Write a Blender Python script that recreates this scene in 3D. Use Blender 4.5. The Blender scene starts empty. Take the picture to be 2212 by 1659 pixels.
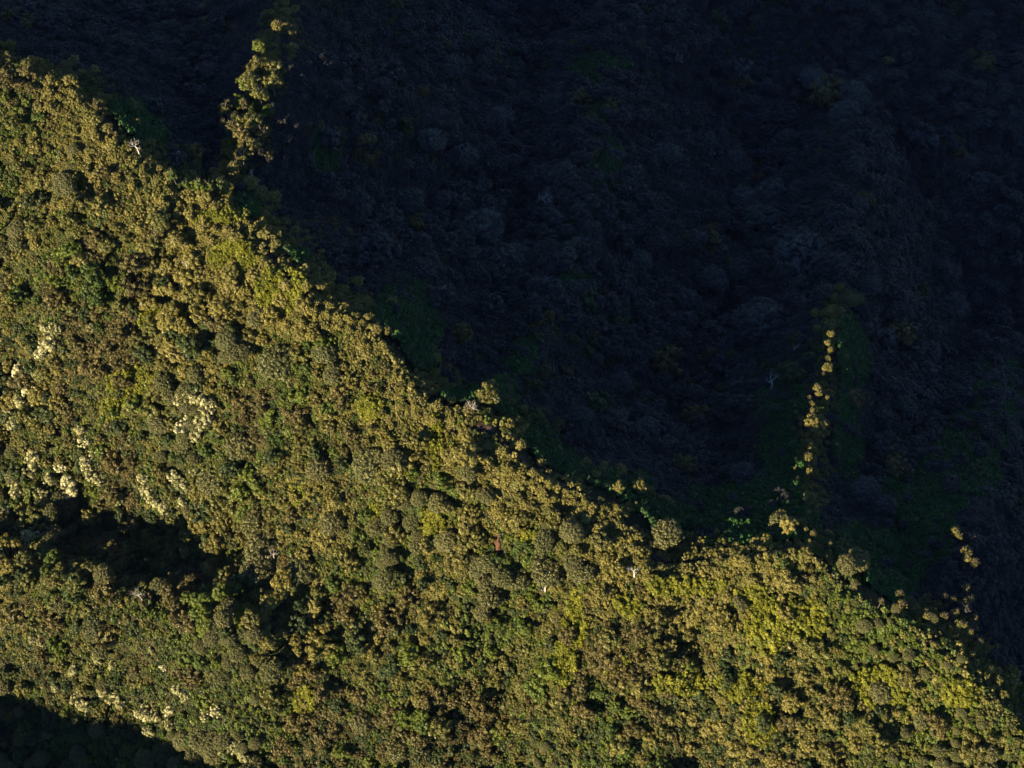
import bpy, math, random
import numpy as np
from mathutils import Vector

R = math.radians
scene = bpy.context.scene
COL = scene.collection
random.seed(7)
RNG = np.random.default_rng(11)

# ------------------------------------------------------------------ camera, sky, sun, exposure
PITCH, HFOV, CDIST = R(60), R(36), 500.0
CAM = np.array([0.0, -CDIST * math.cos(PITCH), CDIST * math.sin(PITCH)])
cd = bpy.data.cameras.new('camera')
cam = bpy.data.objects.new('camera', cd)
COL.objects.link(cam)
cam.location = CAM
cam.rotation_euler = (math.pi / 2 - PITCH, 0, 0)
cd.sensor_width = 36.0
cd.lens = 18.0 / math.tan(HFOV / 2)
cd.clip_start, cd.clip_end = 1.0, 6000.0
scene.camera = cam

SUN_EL = R(20)
SUN_D = np.array([0.75, 0.66]) / math.hypot(0.75, 0.66)      # way the light travels over the ground
TAN_E = math.tan(SUN_EL)
world = bpy.data.worlds.new('World')
scene.world = world
world.use_nodes = True
wn = world.node_tree
sky = wn.nodes.new('ShaderNodeTexSky')
sky.sky_type = 'NISHITA'
sky.sun_disc = False
sky.sun_elevation = SUN_EL
sky.sun_rotation = math.atan2(-SUN_D[0], -SUN_D[1])
sky.air_density, sky.dust_density, sky.ozone_density = 1.0, 0.0, 6.0
bg = wn.nodes['Background']
bg.inputs['Strength'].default_value = 0.054
wn.links.new(sky.outputs['Color'], bg.inputs['Color'])
sl = bpy.data.lights.new('sun', 'SUN')
sl.energy = 5.0
sl.angle = R(0.5)
sl.color = (1.0, 0.87, 0.60)
sun = bpy.data.objects.new('sun', sl)
COL.objects.link(sun)
sun.rotation_euler = Vector((SUN_D[0] * math.cos(SUN_EL), SUN_D[1] * math.cos(SUN_EL), -math.sin(SUN_EL))).to_track_quat('-Z', 'Y').to_euler()
sun.location = (-300, -300, 300)
vs = scene.view_settings
vs.view_transform, vs.look, vs.gamma, vs.exposure = 'Standard', 'None', 1.0, 1.85
vs.use_curve_mapping = False
scene.cycles.max_bounces = 4
scene.cycles.diffuse_bounces = 2
scene.cycles.glossy_bounces = 1
scene.cycles.transmission_bounces = 2

# ------------------------------------------------------------------ rays and noise
PW, PH = 2212.0, 1659.0
TH = math.tan(HFOV / 2)
FWD = np.array([0, math.cos(PITCH), -math.sin(PITCH)])
UPV = np.array([0, math.sin(PITCH), math.cos(PITCH)])
RGT = np.array([1.0, 0, 0])


def ray(px, py):
    u = (px / PW * 2 - 1) * TH
    v = (1 - py / PH * 2) * TH * PH / PW
    return FWD + u * RGT + v * UPV                              # unit depth along the axis


def at(px, py, z):
    d = ray(px, py)
    return CAM + d * ((z - CAM[2]) / d[2])


def project(p):
    q = np.asarray(p, float) - CAM
    dep = q @ FWD
    return (q @ RGT / dep / TH + 1) / 2 * PW, (1 - (q @ UPV) / dep / (TH * PH / PW)) / 2 * PH, dep


_perm = np.random.default_rng(3).random((256, 256))


def vnoise(x, y):
    xi, yi = np.floor(x).astype(int), np.floor(y).astype(int)
    fx, fy = x - xi, y - yi
    fx, fy = fx * fx * (3 - 2 * fx), fy * fy * (3 - 2 * fy)
    a, b = _perm[xi % 256, yi % 256], _perm[(xi + 1) % 256, yi % 256]
    c, d = _perm[xi % 256, (yi + 1) % 256], _perm[(xi + 1) % 256, (yi + 1) % 256]
    return (a * (1 - fx) + b * fx) * (1 - fy) + (c * (1 - fx) + d * fx) * fy - 0.5


def fbm(x, y, s, o=3):
    r, a = 0, 1.0
    for i in range(o):
        r = r + a * vnoise(x / s + 17.3 * i, y / s + 9.1 * i)
        a, s = a * 0.5, s * 0.5
    return r


def poly_dist(X, Y, pts):
    """nearest distance to a polyline, the height there and which side of it"""
    best = np.full(X.shape, 1e9)
    hz, sd = np.zeros(X.shape), np.zeros(X.shape)
    for (a, b) in zip(pts[:-1], pts[1:]):
        dx, dy = b[0] - a[0], b[1] - a[1]
        L2 = dx * dx + dy * dy
        t = np.clip(((X - a[0]) * dx + (Y - a[1]) * dy) / L2, 0, 1)
        ex, ey = X - (a[0] + t * dx), Y - (a[1] + t * dy)
        d = np.hypot(ex, ey)
        m = d < best
        best = np.where(m, d, best)
        hz = np.where(m, a[2] + t * (b[2] - a[2]), hz)
        sd = np.where(m, dx * ey - dy * ex, sd)
    return best, hz, sd


# ------------------------------------------------------------------ terrain
CREST_P = [(-500, -60, 22), (-200, 60, 18), (0, 150, 15), (130, 178, 14), (180, 220, 12), (240, 292, 10), (300, 348, 8), (375, 425, 3), (425, 440, 2),
           (490, 455, 4), (545, 512, 5), (600, 572, 6), (660, 622, 6), (720, 662, 5), (790, 704, 5), (835, 755, 4), (880, 822, 3),
           (930, 874, 2), (1000, 892, 2), (1085, 915, 3), (1105, 965, 3), (1140, 1005, 2), (1200, 1036, 1), (1280, 1066, 0),
           (1330, 1096, -1), (1370, 1134, -2), (1400, 1184, -3), (1425, 1214, -4), (1470, 1219, -4), (1550, 1209, -3), (1650, 1196, -1),
           (1725, 1186, 2), (1782, 1214, 2), (1832, 1254, 1), (1882, 1294, -1), (1960, 1344, -4), (2030, 1386, -6), (2092, 1446, -9),
           (2150, 1514, -12), (2212, 1576, -15), (2400, 1740, -24), (2700, 1960, -40)]
CREST = [at(px, py + (6 if px < 700 else 14 if px < 1380 or px > 1500 else 26), z) for px, py, z in CREST_P]   # the soil lies lower than the treetops one sees


def main_ridge(X, Y):
    d, h, s = poly_dist(X, Y, CREST)
    lit = s < 0                                                  # down and left of the crest
    t = np.where(lit, 0.70 * d, 0.86 * d)
    t = t - np.where(lit, 0.0, 0.5) * 0
    return h - np.sqrt(t * t + 2.0 ** 2) + 2.0


def shadow_z(x, y):
    s = np.arange(0, 320, 2.0)
    X, Y = x - SUN_D[0] * s, y - SUN_D[1] * s
    return float(np.max(main_ridge(X, Y)[1:] - (s * TAN_E)[1:]))


def spur(pts):
    out = []
    for (px, py, drop) in pts:
        z = -10.0
        for _ in range(14):
            p = at(px, py, z)
            z = 0.5 * z + 0.5 * (shadow_z(p[0], p[1]) - drop)
        out.append(at(px, py, z))
    return out


SPURS = [
    (spur([(1740, 1186, 0), (1742, 1120, 0.6), (1745, 1050, 0.3), (1752, 960, -0.3), (1766, 880, -0.4), (1784, 800, -0.1), (1792, 730, 0), (1806, 650, 8),
           (1826, 500, 16), (1845, 350, 24), (1860, 150, 34), (1880, 0, 44), (1900, -200, 60)]), 0.95, 4.0),
    (spur([(1048, 905, -1.5), (1058, 872, -2.0), (1085, 850, 2), (1120, 830, 8), (1150, 770, 13), (1215, 645, 20), (1245, 520, 24), (1285, 350, 27), (1292, 200, 30), (1330, 100, 33),
           (1390, 0, 44), (1450, -200, 70)]), 0.75, 4),
    (spur([(470, 450, 0), (500, 385, 4), (528, 305, 1.5), (548, 220, 0.5), (572, 150, 0.5), (584, 90, 2), (602, 45, 4), (650, -60, 15), (700, -250, 40)]), 0.85, 8),
    (spur([(822, 745, 0), (852, 680, 6), (905, 600, 22), (950, 480, 40)]), 0.8, 3),
    (spur([(2042, 1394, 0), (2052, 1270, 2.8), (2082, 1160, 2.8), (2105, 1000, 20), (2140, 800, 44), (2180, 600, 70)]), 0.85, 7),
]
# a ridge across the valley down-sun; it throws the evening shadow over the foot of this slope
B1, B2, B3 = at(0, 1478, -95.6), at(240, 1558, -89.4), at(430, 1650, -77.3)
OPP = []
for b in (B1 + (B1 - B2) * 4, B1, B2, B3, B3 + (B3 - B2) * 1.0, B3 + (B3 - B2) * 4.0):
    s = 270.0
    OPP.append(np.array([b[0] - SUN_D[0] * s, b[1] - SUN_D[1] * s, min(b[2], -70) + s * TAN_E + 9]))

RIBS = [  # polyline in picture pixels at about z, height, half width
    ([(560, 1470, -76), (430, 1420, -82), (240, 1360, -88), (0, 1312, -94), (-200, 1290, -100)], 20, 16),
    ([(500, 1225, -68), (400, 1195, -74), (300, 1180, -79), (150, 1150, -84), (-60, 1150, -92)], -14, 20),
    ([(470, 1235, -72), (380, 1215, -78), (280, 1190, -82)], -6, 17),
    ([(-80, 1180, -92), (90, 1175, -88)], 8, 14),
    ([(1480, 1420, -30), (1530, 1530, -38), (1500, 1680, -50)], -7, 8),
    ([(1640, 1260, -10), (1640, 1380, -22), (1560, 1500, -36), (1580, 1680, -50)], 5, 10),
    ([(1260, 1230, -16), (1240, 1360, -28), (1210, 1480, -40), (1180, 1680, -56)], 4, 9),
    ([(1000, 1020, -10), (900, 1150, -28), (880, 1270, -40)], 4, 14),
    ([(1060, 1480, -46), (900, 1560, -60), (760, 1660, -74)], -6, 9),
    ([(40, 860, -60), (0, 1000, -74)], -7, 12),
]


def smax(a, b, k=3.0):
    return np.maximum(a, b) + k * np.log1p(np.exp(-np.abs(a - b) / k)) * 0.6


def height(X, Y):
    z = main_ridge(X, Y)
    for pts, sl, rd in SPURS:
        d, h, s = poly_dist(X, Y, pts)
        z = smax(z, h - np.sqrt((sl * d) ** 2 + rd ** 2) + rd, 2.0)
    d, h, s = poly_dist(X, Y, OPP)
    z = smax(z, h - 0.62 * d, 4.0)
    for pts, a, w in RIBS:
        d, h, s = poly_dist(X, Y, [at(*p) for p in pts])
        z = z + a * np.exp(-(d / w) ** 2)
    dc, hc, sc = poly_dist(X, Y, CREST)
    for pts, sl, rd in SPURS:
        dc = np.minimum(dc, poly_dist(X, Y, pts)[0])
    f = np.clip(dc / 30, 0.06, 1)
    z = z + f * (10 * fbm(X, Y, 46) + 3.4 * fbm(X + 90, Y, 15, 2))
    z = np.maximum(z, -150 + 3 * fbm(X, Y, 60)) 
    return z


GX0, GY0, GS = -330.0, -420.0, 1.5
NX, NY = 441, 561
gx, gy = GX0 + GS * np.arange(NX), GY0 + GS * np.arange(NY)
GXX, GYY = np.meshgrid(gx, gy, indexing='ij')
GZ = height(GXX, GYY)


def hz(x, y):
    x, y = np.asarray(x, float), np.asarray(y, float)
    fx, fy = np.clip((x - GX0) / GS, 0, NX - 1.001), np.clip((y - GY0) / GS, 0, NY - 1.001)
    i, j = fx.astype(int), fy.astype(int)
    a, b = fx - i, fy - j
    return (GZ[i, j] * (1 - a) + GZ[i + 1, j] * a) * (1 - b) + (GZ[i, j + 1] * (1 - a) + GZ[i + 1, j + 1] * a) * b


_T = np.arange(330, 900, 0.4)


def ground(px, py, lift=0.0):
    """where the ray of a picture point meets the hill (raised by lift): foot point and depth"""
    d = ray(px, py)
    P = CAM[None, :] + _T[:, None] * d[None, :]
    below = P[:, 2] < hz(P[:, 0], P[:, 1]) + lift
    k = int(np.argmax(below)) if below.any() else len(_T) - 1
    p = P[k]
    return np.array([p[0], p[1], float(hz(p[0], p[1]))]), float(_T[k])


def px_m(dep):
    return dep * 2 * TH / PW                                     # metres in one picture pixel


# ------------------------------------------------------------------ materials
def ramp(nt, stops):
    n = nt.nodes.new('ShaderNodeValToRGB')
    el = n.color_ramp.elements
    while len(el) < len(stops):
        el.new(0.5)
    for e, (p, c) in zip(el, stops):
        e.position, e.color = p, (*c, 1)
    return n


def leaf_material(name, cols, trans=0.25, spread=0.5):
    m = bpy.data.materials.new(name)
    m.use_nodes = True
    nt = m.node_tree
    nt.nodes.clear()
    L = nt.links.new
    out = nt.nodes.new('ShaderNodeOutputMaterial')
    info = nt.nodes.new('ShaderNodeObjectInfo')
    rp = ramp(nt, [(i / (len(cols) - 1), c) for i, c in enumerate(cols)])
    tone = nt.nodes.new('ShaderNodeAttribute')
    tone.attribute_name = 'tone'
    add = nt.nodes.new('ShaderNodeMath')
    add.operation = 'MULTIPLY_ADD'                              # tree's own tint, shifted a little from leaf spray to leaf spray
    sub = nt.nodes.new('ShaderNodeMath')
    sub.operation = 'SUBTRACT'
    L(tone.outputs['Fac'], sub.inputs[0])
    sub.inputs[1].default_value = 0.5
    L(sub.outputs[0], add.inputs[0])
    add.inputs[1].default_value = spread
    L(info.outputs['Random'], add.inputs[2])
    L(add.outputs[0], rp.inputs[0])
    hs = nt.nodes.new('ShaderNodeHueSaturation')
    mr = nt.nodes.new('ShaderNodeMapRange')
    L(tone.outputs['Fac'], mr.inputs[0])
    mr.inputs[3].default_value, mr.inputs[4].default_value = 0.55, 1.45
    L(mr.outputs[0], hs.inputs['Value'])
    L(rp.outputs[0], hs.inputs['Color'])
    pb = nt.nodes.new('ShaderNodeBsdfPrincipled')
    pb.inputs['Roughness'].default_value = 0.55
    pb.inputs['Specular IOR Level'].default_value = 0.3
    L(hs.outputs[0], pb.inputs['Base Color'])
    tr = nt.nodes.new('ShaderNodeBsdfTranslucent')
    L(hs.outputs[0], tr.inputs['Color'])
    mx = nt.nodes.new('ShaderNodeMixShader')
    mx.inputs[0].default_value = trans
    L(pb.outputs[0], mx.inputs[1])
    L(tr.outputs[0], mx.inputs[2])
    L(mx.outputs[0], out.inputs[0])
    return m


def noise_material(name, stops, scale, rough=0.9, bump=0.3):
    m = bpy.data.materials.new(name)
    m.use_nodes = True
    nt = m.node_tree
    L = nt.links.new
    pb = nt.nodes['Principled BSDF']
    pb.inputs['Roughness'].default_value = rough
    pb.inputs['Specular IOR Level'].default_value = 0.1
    tc = nt.nodes.new('ShaderNodeTexCoord')
    nz = nt.nodes.new('ShaderNodeTexNoise')
    nz.inputs['Scale'].default_value, nz.inputs['Detail'].default_value = scale, 6
    L(tc.outputs['Object'], nz.inputs['Vector'])
    rp = ramp(nt, stops)
    L(nz.outputs['Fac'], rp.inputs[0])
    L(rp.outputs[0], pb.inputs['Base Color'])
    bp = nt.nodes.new('ShaderNodeBump')
    bp.inputs['Strength'].default_value, bp.inputs['Distance'].default_value = bump, 0.5
    L(nz.outputs['Fac'], bp.inputs['Height'])
    L(bp.outputs[0], pb.inputs['Normal'])
    return m


M = {
    'olive': leaf_material('olive_leaves', [(0.092, 0.082, 0.017), (0.130, 0.110, 0.022), (0.094, 0.096, 0.017), (0.165, 0.138, 0.030)]),
    'green': leaf_material('green_leaves', [(0.042, 0.066, 0.009), (0.075, 0.098, 0.010), (0.110, 0.125, 0.011), (0.055, 0.080, 0.012)]),
    'bronze': leaf_material('bronze_leaves', [(0.088, 0.070, 0.018), (0.118, 0.090, 0.024), (0.080, 0.068, 0.017), (0.140, 0.108, 0.030)]),
    'grey': leaf_material('grey_green_leaves', [(0.100, 0.094, 0.030), (0.125, 0.112, 0.036), (0.105, 0.105, 0.032), (0.140, 0.126, 0.040)], spread=0.3),
    'dark': leaf_material('dark_green_leaves', [(0.030, 0.031, 0.027), (0.042, 0.041, 0.036), (0.050, 0.046, 0.038), (0.033, 0.036, 0.034)]),  # dark neutral tone that paints the valley's shade into the leaves
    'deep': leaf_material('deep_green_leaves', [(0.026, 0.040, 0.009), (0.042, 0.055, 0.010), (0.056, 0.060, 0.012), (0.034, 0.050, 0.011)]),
    'ash': leaf_material('shade_grey_leaves', [(0.068, 0.066, 0.058), (0.082, 0.080, 0.070), (0.068, 0.078, 0.060), (0.092, 0.088, 0.078)], spread=0.3),  # shade-toned copy of the grey green leaves
    'dusk': leaf_material('shade_dusk_leaves', [(0.040, 0.038, 0.032), (0.056, 0.052, 0.044), (0.046, 0.048, 0.036), (0.064, 0.056, 0.046)], spread=0.4),  # shade painted into the leaf colour, for the tree mass beyond the crest
    'cream': leaf_material('cream_leaves', [(0.20, 0.19, 0.07), (0.40, 0.36, 0.16), (0.34, 0.31, 0.13), (0.52, 0.47, 0.25)]),
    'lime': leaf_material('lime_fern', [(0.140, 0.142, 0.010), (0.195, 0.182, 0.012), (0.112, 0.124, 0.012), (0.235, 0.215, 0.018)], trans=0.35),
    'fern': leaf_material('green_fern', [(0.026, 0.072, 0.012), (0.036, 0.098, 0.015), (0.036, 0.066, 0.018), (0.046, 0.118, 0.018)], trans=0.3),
    'gold': leaf_material('golden_leaves', [(0.160, 0.132, 0.026), (0.196, 0.160, 0.032), (0.140, 0.120, 0.026), (0.220, 0.178, 0.042)]),
    'bark': noise_material('bark', [(0.3, (0.09, 0.07, 0.05)), (0.7, (0.20, 0.165, 0.13))], 2.0),
    'pale_bark': noise_material('pale_bark', [(0.3, (0.34, 0.28, 0.22)), (0.7, (0.62, 0.54, 0.46))], 2.0),
    'grey_bark': noise_material('grey_bark', [(0.3, (0.30, 0.28, 0.27)), (0.7, (0.52, 0.49, 0.47))], 2.0),
    'ground': noise_material('forest_floor', [(0.3, (0.014, 0.016, 0.006)), (0.55, (0.026, 0.024, 0.009)), (0.75, (0.040, 0.032, 0.014))], 0.25),
    'soil': noise_material('brown_soil', [(0.3, (0.030, 0.019, 0.013)), (0.6, (0.065, 0.040, 0.026)), (0.8, (0.12, 0.078, 0.048))], 0.7),
    'red_soil': noise_material('red_soil', [(0.3, (0.035, 0.015, 0.010)), (0.55, (0.10, 0.046, 0.028)), (0.75, (0.20, 0.10, 0.06))], 0.8),
}


# ------------------------------------------------------------------ mesh makers
def mesh_from(name, V, F, mats, tone=None, mat_idx=None):
    me = bpy.data.meshes.new(name)
    V = np.asarray(V, np.float32)
    F = np.asarray(F, np.int32)
    k = F.shape[1]
    me.vertices.add(len(V))
    me.vertices.foreach_set('co', V.ravel())
    me.loops.add(F.size)
    me.loops.foreach_set('vertex_index', F.ravel())
    me.polygons.add(len(F))
    me.polygons.foreach_set('loop_start', np.arange(len(F), dtype=np.int32) * k)
    for m in mats:
        me.materials.append(m)
    if mat_idx is not None:
        me.polygons.foreach_set('material_index', np.asarray(mat_idx, np.int32))
    if tone is not None:
        a = me.attributes.new('tone', 'FLOAT', 'FACE')
        a.data.foreach_set('value', np.asarray(tone, np.float32))
    me.update(calc_edges=True)
    return me


def quads(P, Nn, size, rng, aspect=1.5):
    """one bent leaf-spray quad at each point of P, facing along Nn"""
    n = len(P)
    Nn = Nn / (np.linalg.norm(Nn, axis=1, keepdims=True) + 1e-9)
    r = rng.normal(size=(n, 3))
    U = np.cross(Nn, r)
    U /= np.linalg.norm(U, axis=1, keepdims=True) + 1e-9
    W = np.cross(Nn, U)
    su = (size * aspect ** 0.5)[:, None]
    sw = (size / aspect ** 0.5)[:, None]
    j = lambda: 1 + 0.35 * rng.normal(size=(n, 1))
    V = np.stack([P - U * su * j(), P - W * sw * j(), P + U * su * j(), P + W * sw * j()], 1).reshape(-1, 3)
    return V, np.arange(4 * n).reshape(-1, 4)


def crown_mesh(name, mat, rng, n_clump=42, clump_r=0.27, leaves=55, leaf=0.075, flat=0.75, gaps=2, even=1.0):
    """leaf clumps spread through a dome about one unit in radius, its base at z = 0"""
    C = []
    ga = math.pi * (3 - 5 ** 0.5)
    gap_dir = rng.normal(size=(gaps, 3)) if gaps else np.zeros((0, 3))
    gap_dir /= np.linalg.norm(gap_dir, axis=1, keepdims=True) + 1e-9
    ph = rng.random() * 6.28
    lob = 1 + 0.16 * rng.normal(size=7)
    for i in range(n_clump):
        z = 1 - (i + 0.5) / n_clump * 1.15
        a = i * ga + ph
        rr = math.sqrt(max(0.0, 1 - z * z))
        d = np.array([rr * math.cos(a), rr * math.sin(a), z]) + rng.normal(size=3) * 0.16 * even
        if len(gap_dir) and np.max(gap_dir @ (d / np.linalg.norm(d))) > 0.9:
            continue
        k = int((math.atan2(d[1], d[0]) / 6.283 % 1) * 7) % 7
        C.append(d * (0.74 + 0.10 * (1 - even) + 0.12 * even * rng.normal()) * (1 + (lob[k] - 1) * even))
    for i in range(n_clump // 5):
        d = rng.normal(size=3)
        C.append(d / np.linalg.norm(d) * 0.4)
    V, N, S, T = [], [], [], []
    for c in C:
        r = clump_r * (0.75 + 0.55 * rng.random())
        m = int(leaves * (0.7 + 0.6 * rng.random()))
        d = rng.normal(size=(m, 3))
        d[:, 2] += 0.35
        d /= np.linalg.norm(d, axis=1, keepdims=True)
        p = c[None, :] + d * (r * (0.60 + 0.46 * rng.random((m, 1)))) * (0.62 + 0.75 * rng.random(3))
        V.append(p)
        N.append(d + rng.normal(size=(m, 3)) * 0.27)
        S.append(leaf * (0.6 + 0.8 * rng.random(m)))
        T.append(np.clip(rng.random() * 0.6 + 0.2 + 0.08 * rng.normal(size=m), 0, 1))
    P, Nn, S, T = np.concatenate(V), np.concatenate(N), np.concatenate(S), np.concatenate(T)
    P = P * np.array([1, 1, flat]) + np.array([0, 0, 0.30])
    v, f = quads(P, Nn, S, rng)
    return mesh_from(name, v, f, [mat], T)


def tuft_mesh(name, mat, rng, n=6, leaves=34, leaf=0.16):
    V, N, S, T = [], [], [], []
    for i in range(n):
        a, q = i * 2.4 + rng.random(), 0.75 * math.sqrt((i + 0.4) / n)
        r = 0.30 + 0.22 * rng.random()
        c = np.array([q * math.cos(a), q * math.sin(a), 0.10 + 0.35 * rng.random()])
        d = rng.normal(size=(leaves, 3))
        d[:, 2] = np.abs(d[:, 2]) + 0.1
        d /= np.linalg.norm(d, axis=1, keepdims=True)
        V.append(c + d * r * (0.75 + 0.3 * rng.random((leaves, 1))))
        N.append(d + rng.normal(size=(leaves, 3)) * 0.22)
        S.append(leaf * (0.6 + 0.8 * rng.random(leaves)))
        T.append(np.clip(0.2 + 0.6 * rng.random() + 0.1 * rng.normal(size=leaves), 0, 1))
    v, f = quads(np.concatenate(V), np.concatenate(N), np.concatenate(S), rng, 1.8)
    return mesh_from(name, v, f, [mat], np.concatenate(T))


def tube(path, radii, sides=6):
    """closed tapering tube along a path"""
    path = [np.asarray(p, float) for p in path]
    V, F = [], []
    for i, p in enumerate(path):
        t = path[min(i + 1, len(path) - 1)] - path[max(i - 1, 0)]
        t = t / (np.linalg.norm(t) + 1e-9)
        u = np.cross(t, [0.31, 0.77, 0.55])
        u /= np.linalg.norm(u) + 1e-9
        w = np.cross(t, u)
        for k in range(sides):
            a = 6.2832 * k / sides
            V.append(p + radii[i] * (math.cos(a) * u + math.sin(a) * w))
    for i in range(len(path) - 1):
        for k in range(sides):
            a, b = i * sides + k, i * sides + (k + 1) % sides
            F.append((a, b, b + sides, a + sides))
    return V, F


def join(parts):
    V, F, n = [], [], 0
    for v, f in parts:
        V += list(v)
        F += [tuple(i + n for i in q) for q in f]
        n += len(v)
    return np.array(V), np.array(F)


def limb(rng, p, d, length, r, depth, out, up=0.15, keep=0.0):
    """a crooked branch that forks; every piece a tapering tube that starts inside its parent"""
    path, rad = [p], [r]
    q, dd = p.copy(), d / np.linalg.norm(d)
    n = 4
    for i in range(n):
        dd = dd + rng.normal(size=3) * 0.20 + np.array([0, 0, up * 0.35])
        dd /= np.linalg.norm(dd)
        q = q + dd * length / n
        path.append(q.copy())
        rad.append(r * (1 - 0.55 * (i + 1) / n) if depth > 0 else r * (1 - 0.8 * (i + 1) / n))
    out.append(tube(path, rad, 6 if depth > 1 else 4))
    if depth > 0:
        for k in range(3 if depth > 1 else 2):
            i = [n, n, 2][k] if k < 2 else 2 + int(rng.random() * 2)
            nd = dd + rng.normal(size=3) * 0.62
            nd[2] = max(nd[2], -0.1)
            limb(rng, path[i], nd, length * (0.62 + 0.2 * rng.random()), rad[i] * 0.8, depth - 1, out, up)


def trunk_mesh(name, mat, rng, top=0.55):
    out = []
    p = np.array([0.0, 0, -1.2])
    path = [p, np.array([0.03, 0.02, -0.5]), np.array([0.0, 0.05, 0.05])]
    out.append(tube(path, [0.085, 0.065, 0.05], 7))
    for k in range(5):
        a = 6.28 * k / 5 + rng.random()
        e = np.array([0.55 * math.cos(a), 0.55 * math.sin(a), top * (0.6 + 0.5 * rng.random())])
        out.append(tube([path[-1] * 0.9, path[-1] * 0.4 + e * 0.5, e], [0.04, 0.026, 0.01], 5))
    v, f = join(out)
    return mesh_from(name, v, f, [mat])


def skeleton_mesh(name, mat, seed, depth=3, lean=(0, 0, 1), first=0.42, n0=4, wide=0.9, r0=0.035):
    rng = np.random.default_rng(seed)
    out = []
    L = np.array(lean, float)
    L /= np.linalg.norm(L)
    p1 = L * first
    out.append(tube([np.array([0, 0, -1.1]), L * first * 0.45 + rng.normal(size=3) * 0.015, p1], [r0 * 1.3, r0 * 1.05, r0 * 0.85], 7))
    for k in range(n0):
        a = 6.28 * (k + rng.random() * 0.6) / n0
        d = L * 0.75 + wide * np.array([math.cos(a), math.sin(a), 0.25])
        limb(rng, p1 * (0.86 if k % 2 else 0.98), d, 0.42, r0 * 0.62, depth - 1, out)
    v, f = join(out)
    s = 1.0 / np.max(np.hypot(v[:, 0], v[:, 1]))
    return mesh_from(name, v * s, f, [mat])


def link(name, me, parent=None):
    o = bpy.data.objects.new(name, me)
    COL.objects.link(o)
    if parent is not None:
        o.parent = parent
    return o


# ------------------------------------------------------------------ the hill
def build_hill():
    ex = np.array([-1500, -900, -600, -430.0])
    X = np.concatenate([ex, gx, -ex[::-1]])
    Y = np.concatenate([np.array([-1500, -900, -650, -500.0]), gy, np.array([500, 650, 900, 1500.0])])
    XX, YY = np.meshgrid(X, Y, indexing='ij')
    ZZ = height(XX, YY)
    V = np.stack([XX, YY, ZZ], -1).reshape(-1, 3)
    n, m = len(X), len(Y)
    I = np.arange(n * m).reshape(n, m)
    F = np.stack([I[:-1, :-1], I[1:, :-1], I[1:, 1:], I[:-1, 1:]], -1).reshape(-1, 4)
    me = mesh_from('hillside', V, F, [M['ground']])
    me.polygons.foreach_set('use_smooth', np.ones(len(F), bool))
    o = link('hillside', me)
    o['kind'] = 'structure'
    o['label'] = 'steep mountain ridge of dark forest soil under the trees'


build_hill()
CLEAR = []
KEEP_OUT = []                                                   # (x, y, radius): no scattered plants here


def ground_patch(name, px, py, rx, ry, mat, label, lift=0.12, seed=0, kind='structure'):
    """ragged bare patch lying on the hill"""
    rng = np.random.default_rng(seed)
    c, dep = ground(px, py)
    k = px_m(dep)
    rings, seg = 9, 40
    V, F = [], []
    wob = 1 + 0.22 * np.array([math.sin(2 * a + seed) + 0.6 * math.sin(5 * a + 2 * seed) + 0.35 * math.sin(9 * a) for a in np.linspace(0, 6.283, seg, endpoint=False)])
    for i in range(rings + 1):
        for j in range(seg):
            a = 6.2832 * j / seg
            r = i / rings * wob[j]
            x, y = c[0] + rx * k * r * math.cos(a), c[1] + ry * k * 1.1 * r * math.sin(a)
            edge = 1 - (i / rings) ** 4
            V.append((x, y, float(hz(x, y)) - 0.25 + (0.25 + lift) * edge + 0.28 * float(fbm(np.array(x), np.array(y), 1.7)) * edge))
    for i in range(rings):
        for j in range(seg):
            F.append((i * seg + j, (i + 1) * seg + j, (i + 1) * seg + (j + 1) % seg, i * seg + (j + 1) % seg))
    o = link(name, mesh_from(name, V, F, [mat]))
    o['kind'] = kind
    o['label'] = label
    for j in range(0, seg, 3):
        for f in (0.0, 0.3, 0.6):
            q = c[:2] + f * (np.array(V[-seg + j][:2]) - c[:2])
            KEEP_OUT.append((q[0], q[1], 0.9))
    return o


def trail(pts, width=0.6):
    P = []
    for (px, py) in pts:
        c, _ = ground(px, py)
        P.append(c)
    Q = []
    for a, b in zip(P[:-1], P[1:]):
        n = max(2, int(np.linalg.norm(b - a) / 0.8))
        for i in range(n):
            Q.append(a + (b - a) * i / n)
    Q.append(P[-1])
    V, F = [], []
    for i, q in enumerate(Q):
        t = Q[min(i + 1, len(Q) - 1)] - Q[max(i - 1, 0)]
        nrm = np.array([-t[1], t[0]]) / (math.hypot(t[0], t[1]) + 1e-9)
        wob = 0.35 * vnoise(np.array(i * 0.35), np.array(4.2))
        for s in (-1, -0.4, 0.4, 1):
            x, y = q[0] + nrm[0] * (s * width + wob), q[1] + nrm[1] * (s * width + wob)
            V.append((x, y, float(hz(x, y)) + (0.03 if abs(s) == 1 else 0.10)))
        KEEP_OUT.append((q[0], q[1], 0.8))
    for i in range(len(Q) - 1):
        for k in range(3):
            F.append((i * 4 + k, (i + 1) * 4 + k, (i + 1) * 4 + k + 1, i * 4 + k + 1))
    return V, F


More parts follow.
